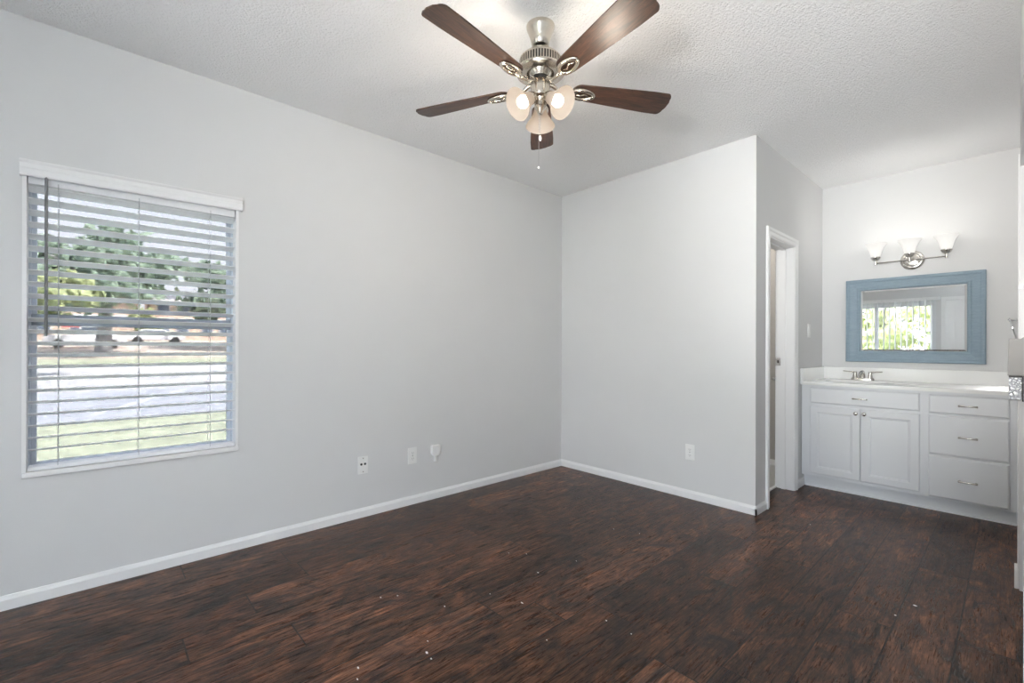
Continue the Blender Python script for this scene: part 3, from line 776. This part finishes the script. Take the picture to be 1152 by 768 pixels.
plate_thing('wall_jack_plate', 'x+', (XL, 1.337, .350), 'white wall plate with two round black jacks, low on the left wall', 'wall plate', 'jacks')
plate_thing('power_outlet', 'x+', (XL, 1.712, .353), 'white duplex power outlet on the left wall beside the plug-in adapter', 'power outlet', 'duplex')
plate_thing('power_outlet', 'y-', (-1.656, YB, .351), 'white duplex power outlet low on the short back wall', 'power outlet', 'duplex')
plate_thing('light_switch', 'x+', (XC, 4.536, 1.290), 'white rocker light switch above the countertop end', 'light switch', 'switch')
AD = empty('plug_in_adapter', (XL, 1.904, .35), 'small white plug-in adapter on the left wall nearest the room corner', 'adapter')
bm = BM(); prism(bm, [(1.868, .345), (1.868, .398), (1.874, .405), (1.936, .405), (1.940, .400), (1.940, .350), (1.930, .325), (1.884, .325)], XL, XL + .030, lambda a, c, t: (t, a, c)); obj('housing', bm, M_plate, AD, bevel=.003)
bm = BM(); box(bm, XL, XL + .020, 1.893, 1.916, .280, .326); obj('plug_neck', bm, M_plate, AD, bevel=.004)

# towel ring on the alcove right wall
TR = empty('towel_ring', (XR, 4.55, 1.335), 'chrome towel ring on the wall right of the mirror', 'towel ring')
bm = BM(); lathe(bm, [(.020, 0), (.020, .006), (.008, .009), (.007, .050), (.009, .056), (0, .058)], (XR, 4.55, 1.335), (-1, 0, 0), 24); obj('mount_post', bm, M_chrome, TR, smooth=True)
bm = BM(); cpt = Vector((XR - .037, 4.55, 1.335)); pts = []
for k in range(41):
    a = 2 * pi * k / 40; yy = .070 * sin(a); dz = .012 - .078 * (1 - cos(a)) * .85 + .0
    pts.append((XR - .050 + (.012 - dz) * .22, 4.55 + yy, 1.335 + dz))
tube(bm, pts, .0042, 8, caps=False); obj('ring', bm, M_chrome, TR, smooth=True)

# boxes at the right doorway jamb
GB = empty('grey_wall_box', (XN, 3.20, 1.11), 'plain grey box fixed at the right-hand doorway edge, above a silver patterned box', 'wall box')
bm = BM(); prism(bm, [(-.022, 1.018), (.036, 1.018), (.036, 1.206), (.020, 1.190), (-.018, 1.192)], 3.185, OY1 - .0125, lambda a, c, t: (a, t, c)); obj('housing', bm, M_greybox, GB, bevel=.002)
bm = BM(); box(bm, .0365, .042, 3.17, 3.235, 1.018, 1.190); obj('side_plate', bm, M_black, GB)
SB = empty('silver_filigree_box', (XN, 3.20, .96), 'silver box with embossed filigree front and black side, below the grey box', 'decorative box')
bm = BM(); box(bm, -.018, .024, 3.185, OY1 - .0125, .904, 1.010); obj('filigree_panel', bm, M_fili, SB, bevel=.002)
bm = BM(); box(bm, .0245, .042, 3.170, 3.236, .900, 1.014); box(bm, -.018, .0245, 3.19, 3.236, 1.0105, 1.016); obj('backing', bm, M_black, SB)

BLT = empty('added_bathroom_light', (-2.0, 4.2, H), 'added round light brightening the bathroom, hidden behind the doorway wall', 'ceiling light')  # added lamp out of view, brightens the bathroom seen through the doorway
bm = BM(); lathe(bm, [(0, 0), (.15, 0), (.15, -.02), (.13, -.03), (0, -.03)], (-2.0, 4.2, H), seg=32); obj('base', bm, M_nickel, BLT, smooth=True)
bm = BM(); lathe(bm, [(.125, -.03), (.12, -.07), (.08, -.10), (0, -.11)], (-2.0, 4.2, H), seg=32); obj('lamp_shade', bm, M_vshade, BLT, smooth=True)
lamp('bathroom_fill', 'POINT', (-2.0, 4.2, H - .25), BATH_WATT, (1, .95, .88), shadow_soft_size=.1)

# robe hook inside the bathroom
HK = empty('robe_hook', (-1.585, 4.86, .88), 'small chrome robe hook on the bathroom wall seen through the doorway', 'hook')
bm = BM(); lathe(bm, [(.016, 0), (.016, .005), (.006, .008), (.006, .028), (.014, .034), (.014, .046), (0, .052)], (-1.560, 4.86, .845), (0, -1, 0), 20); obj('hook_post', bm, M_chrome, HK, smooth=True)

# added fill lamp behind the camera, unseen, brightening the ceiling and alcove
TL = empty('added_fill_lamp', (-.25, -.75, 0), 'added two-head fill lamp behind the viewpoint, unseen, one bowl up, one spot aimed ahead', 'floor lamp')
tx, ty = -.25, -.75
bm = BM(); lathe(bm, [(0, 0), (.14, 0), (.14, .015), (.02, .03), (.012, .05), (.012, 1.20), (0, 1.20)], (tx, ty, 0), seg=32); obj('stand', bm, M_nickel, TL, smooth=True)
bm = BM(); lathe(bm, [(.02, 1.19), (.05, 1.20), (.13, 1.26), (.16, 1.30), (.158, 1.30), (.128, 1.265), (.05, 1.21), (0, 1.205)], (tx, ty, 0), seg=40); obj('lamp_shade', bm, M_vshade, TL, smooth=True)
lamp('added_fill_light', 'SPOT', (tx, ty, 1.33), FILL_WATT, (1, .98, .96), shadow_soft_size=.14, spot_size=R(92), spot_blend=1.0).rotation_euler = Vector((-.42, .80, .42)).to_track_quat('-Z', 'Y').to_euler()

aim = Vector((-.03, 1, .17)).normalized(); ah = Vector((tx + .12, ty, 1.42))
bm = BM(); tube(bm, [(tx, ty, 1.15), (tx + .06, ty, 1.25), tuple(ah - aim * .12)], .008, 8); obj('side_arm', bm, M_nickel, TL, smooth=True)
bm = BM(); lathe(bm, [(0, -.12), (.035, -.115), (.05, -.06), (.07, 0), (.068, 0), (.048, -.058), (.03, -.10), (0, -.105)], ah, aim, 32); obj('spot_head', bm, M_trim, TL, smooth=True)
q = lamp('added_fill_spot', 'SPOT', ah + aim * .01, AIM_WATT, (1, .985, .97), shadow_soft_size=.06, spot_size=R(50), spot_blend=1.0)  # added spot, works like a flash towards the alcove
q.rotation_euler = aim.to_track_quat('-Z', 'Y').to_euler()

# flakes of paint and plaster on the floor
FL = [(-1.02, 1.90), (-1.17, 2.03), (-1.33, 2.18), (-1.42, 1.72), (-1.77, 1.72), (-1.71, 1.86), (-2.02, 1.03), (-1.98, .98), (-1.40, 1.10), (-1.63, .90), (-1.55, 1.02), (-1.58, .94), (-.90, 2.35), (-.55, 2.60), (-.50, 2.42), (-.33, 2.46), (-1.28, 3.02), (-1.45, 1.44), (-.93, 1.35), (-1.86, .78)]
def floor_at(px, py):
    u, v_ = (px - 576) / 515.45, (py - 389.5 - .00268 * (px - 576)) / 515.45
    t = CAMZ / v_; return (t * (-sin(YAW) + u * cos(YAW)), t * (cos(YAW) + u * sin(YAW)))
FLP = [(588, 678), (606, 644), (573, 622), (593, 623), (649, 631), (691, 595), (552, 668), (720, 600), (482, 721), (481, 734), (486, 741), (404, 751), (403, 764), (501, 682), (683, 698), (616, 720), (912, 590), (448, 670), (429, 672), (711, 713), (1030, 681), (1008, 692)]
SZS = [8, 5, 4, 4, 3, 4, 3, 3, 5, 8, 4, 6, 5, 4, 4, 3, 3, 4, 4, 3, 8, 4]
for k, (px, py) in enumerate(FLP):
    x, y = floor_at(px, py); s = SZS[k] * .0011; bm = BM(); n_ = 7; a0 = random.random() * 6; el = random.uniform(.25, .8)
    poly = [(cos(a0 + 2 * pi * q / n_) * s * random.uniform(.7, 1.1), sin(a0 + 2 * pi * q / n_) * s * el * random.uniform(.7, 1.1)) for q in range(n_)]
    prism(bm, poly, .0002, .0016, lambda a, c, t: (x + a, y + c, t)); o = obj('paint_flake', bm, M_plate)
    tag(o, 'tiny white paint flake lying on the dark wood floor', 'paint flake', 'paint flakes scattered on the floor')

# ------------------------------------------------------------------ outdoors beyond the left window
def ground_z(x):
    P = [(-3.1, -.25), (-30, -.25), (-36, .19), (-40, .40), (-50, .90), (-65, 1.70), (-120, 2.6)]
    for (a, za), (c, zc) in zip(P, P[1:]):
        if a >= x >= c: return za + (zc - za) * (x - a) / (c - a)
    return P[0][1] if x > P[0][0] else P[-1][1]
def strip(name, xa, xb, m, up=0, label=None, wav=0):
    bm = BM(); xs_ = [xa]; 
    while xs_[-1] > xb: xs_.append(max(xb, xs_[-1] - 2.5))
    rows = [[bm.verts.new((x + (wav * (y / 30) ** 2 if x == xa or x == xb else 0), y, ground_z(x) + up)) for y in (-60, -30, -10, 0, 10, 30, 60)] for x in xs_]
    for a, c in zip(rows, rows[1:]):
        for k in range(6): bm.faces.new((a[k], a[k + 1], c[k + 1], c[k]))
    bmesh.ops.recalc_face_normals(bm, faces=bm.faces)
    o = struct(name, bm, m, label=label); return o
strip('ground_lawn', -3.09, -11.3, M_grass)
strip('ground_asphalt', -11.3, -18.5, M_asphalt)
strip('ground_concrete', -18.5, -32.5, M_concrete)
strip('ground_verge', -33, -38, M_grass, .02)
strip('ground_dry', -38, -120, M_sand)
bm = BM(); box(bm, -33.1, -32.5, -60, 60, -.3, ground_z(-33) + .16); struct('trim_kerb', bm, M_bwhite)
bm = BM(); vs = [(-12.2, -.1), (-12.35, -.1), (-18.2, 2.2), (-18.0, 2.2)]; prism(bm, vs, -.249, -.244, lambda a, c, t: (a, c, t)); struct('trim_parking_line', bm, M_bwhite)
bm = BM(); box(bm, -3.2, 4, -14, YR - T - .01, -.3, -.02); box(bm, 1.26, 4, YR - T - .01, 30, -.3, -.02); struct('ground_patio', bm, mat('pale_concrete', (.72, .71, .69), .9))
bm = BM(); box(bm, 4, 40, -14, 30, -.3, -.06); struct('ground_side_yard', bm, M_concrete)
bm = BM(); box(bm, -40, 40, -90, -14, -.3, -.06); struct('ground_rear_lawn', bm, M_grass)

def building(x, y0, y1, z0, h, label, floors=2):
    e = empty('apartment_building', (x, (y0 + y1) / 2, z0), label, 'building')
    obj('wall', boxb(x - 9, x, y0, y1, z0 - 1, z0 + h), M_brick, e)
    bm = BM(); prism(bm, [(x + .8, z0 + h), (x - 4.5, z0 + h + 1.6), (x - 9.8, z0 + h)], y0 - .5, y1 + .5, lambda a, c, t: (a, t, c)); obj('roof', bm, M_roof, e)
    obj('fascia', boxb(x, x + .85, y0 - .5, y1 + .5, z0 + h - .3, z0 + h), M_bwhite, e)
    obj('band', boxb(x, x + .12, y0, y1, z0 + h * .46, z0 + h * .54), M_bwhite, e)
    yy = y0 + .7
    k = 0
    while yy < y1 - 1.4:
        for fl in range(floors):
            zb = z0 + fl * h * .5 + .75
            fr = obj('window', boxb(x, x + .12, yy - .1, yy + 1.2, zb - .1, zb + 1.4), M_bwhite, e); obj('pane', boxb(x + .1, x + .15, yy, yy + 1.1, zb, zb + 1.3), M_bglass, fr)
        yy += 2.6 if k % 2 else 1.9; k += 1
    return e
building(-66, -7.0, 3.6, 1.72, 5.0, 'tan brick apartment block with white trim, left beyond the street')
building(-70, 5.0, 17.0, 1.80, 5.0, 'tan brick apartment block with white trim, right beyond the street')

def tree(x, y, h, r, zc, m, label, trunk_r, n=2600, sz=.28, squash=.6, seed=1):
    rnd = random.Random(seed); z0 = ground_z(x) if y > -20 else -.06
    e = empty('tree', (x, y, z0), label, 'tree')
    bm = BM(); tube(bm, [(x, y, z0 - .1), (x, y, z0 + .3), (x + .05, y + .05, z0 + 1.3), (x, y + .15, zc)], [trunk_r * 1.7, trunk_r * 1.15, trunk_r, trunk_r * .6], 12)
    for k in range(7):
        a = 2 * pi * k / 7 + rnd.random(); s = z0 + (zc - z0) * rnd.uniform(.45, .8)
        tube(bm, [(x, y + .1, s), (x + cos(a) * r * .35, y + sin(a) * r * .35, s + (zc - s) * .9), (x + cos(a) * r * .7, y + sin(a) * r * .7, zc + .5)], [trunk_r * .4, trunk_r * .25, trunk_r * .1], 8)
    obj('trunk', bm, M_bark, e, smooth=True)
    bm = BM(); cl = [(rnd.uniform(-1, 1), rnd.uniform(-1, 1), rnd.uniform(-1, 1)) for _ in range(60)]; cl = [Vector(c) for c in cl if Vector(c).length < 1]
    for k in range(n):
        c = rnd.choice(cl) + Vector((rnd.gauss(0, .14), rnd.gauss(0, .14), rnd.gauss(0, .14)))
        p = Vector((x + c.x * r, y + c.y * r, zc + c.z * r * squash)); q = Matrix.Rotation(rnd.random() * 6, 3, 'X') @ Matrix.Rotation(rnd.random() * 6, 3, 'Y') @ Matrix.Rotation(rnd.random() * 6, 3, 'Z'); s = sz * rnd.uniform(.6, 1.3)
        bm.faces.new([bm.verts.new(p + q @ Vector(v_)) for v_ in ((-s, 0, 0), (0, -s * .5, .05), (s, 0, 0), (0, s * .5, .05))])
    o = obj('foliage', bm, m, e)
    return e
tree(-41, .45, 9, 4.9, 6.3, M_leafB, 'large tree with thick pale trunk in the middle of the window view', .42, 4200, .34, .50, 1)
tree(-28, -2.2, 8, 2.2, 3.3, M_leafA, 'yellow-green leafy tree at the left of the window view', .18, 2400, .26, .62, 2)
tree(-48, 10.0, 10, 4.6, 6.0, M_leafB, 'dark green tree at the right of the window view', .35, 4200, .34, .60, 3)
tree(-60, 3.6, 6, 1.4, 3.6, M_leafA, 'small yellow-green tree before the building in the window view', .12, 900, .22, .9, 4)
tree(-50, -9, 10, 4.5, 6.3, M_leafA, 'broad pale green tree far left beyond the street', .30, 2600, .30, .7, 5)
tree(-6, -30, 10, 4.6, 3.6, M_leafA, 'pale green tree outside the sliding door, seen in the mirror', .3, 2600, .30, .8, 6)
tree(-18, -38, 10, 5.0, 4.2, M_leafB, 'dark green tree outside the sliding door, seen in the mirror', .3, 2600, .30, .8, 7)

def car(x, y, z, m, label, L=4.6, truck=False):
    e = empty('parked_truck' if truck else 'parked_car', (x, y, z), label, 'truck' if truck else 'car')
    if truck: poly = [(0, .45), (0, 1.0), (2.0, 1.05), (2.05, 1.75), (3.3, 1.75), (3.8, 1.1), (L, 1.0), (L, .45)]
    else: poly = [(0, .4), (0, .9), (.6, 1.0), (1.2, 1.42), (2.9, 1.42), (3.6, .98), (L, .85), (L, .4)]
    bm = BM(); prism(bm, poly, x - .9, x + .9, lambda a, c, t: (t, y + a, z + c)); obj('body', bm, m, e, bevel=.06)
    w = [(2.15, 1.15), (2.2, 1.65), (3.2, 1.65), (3.55, 1.15)] if truck else [(.95, 1.02), (1.3, 1.34), (2.8, 1.34), (3.3, 1.02)]
    bm = BM(); prism(bm, w, x + .88, x + .92, lambda a, c, t: (t, y + a, z + c)); obj('side_window', bm, M_bglass, e)
    for yy in (.85, L - .85):
        for xx in (x - .92, x + .72):
            bm = BM(); lathe(bm, [(0, 0), (.34, 0), (.36, .03), (.36, .17), (.34, .2), (0, .2)], (xx, y + yy, z + .36), (1, 0, 0), 20); obj('wheel', bm, M_tyre, e)
car(-50.5, -2.9, ground_z(-50.5), M_car, 'white pickup truck parked beyond the street in the window view', 4.9, True)
car(-57, 2.2, ground_z(-57), M_car, 'white car parked before the right building in the window view')
SG = empty('red_banner_sign', (-56, -1.6, ground_z(-56)), 'faded red panel above the parked truck in the window view', 'sign')
bm = BM(); z = ground_z(-56); box(bm, -56, -55.9, -2.1, -.2, z + 1.5, z + 2.5); obj('panel', bm, M_carred, SG)
for yy in (-2.0, -.3): obj('post', boxb(-56.1, -56.0, yy - .06, yy + .06, z - .1, z + 2.3), M_bwhite, SG)
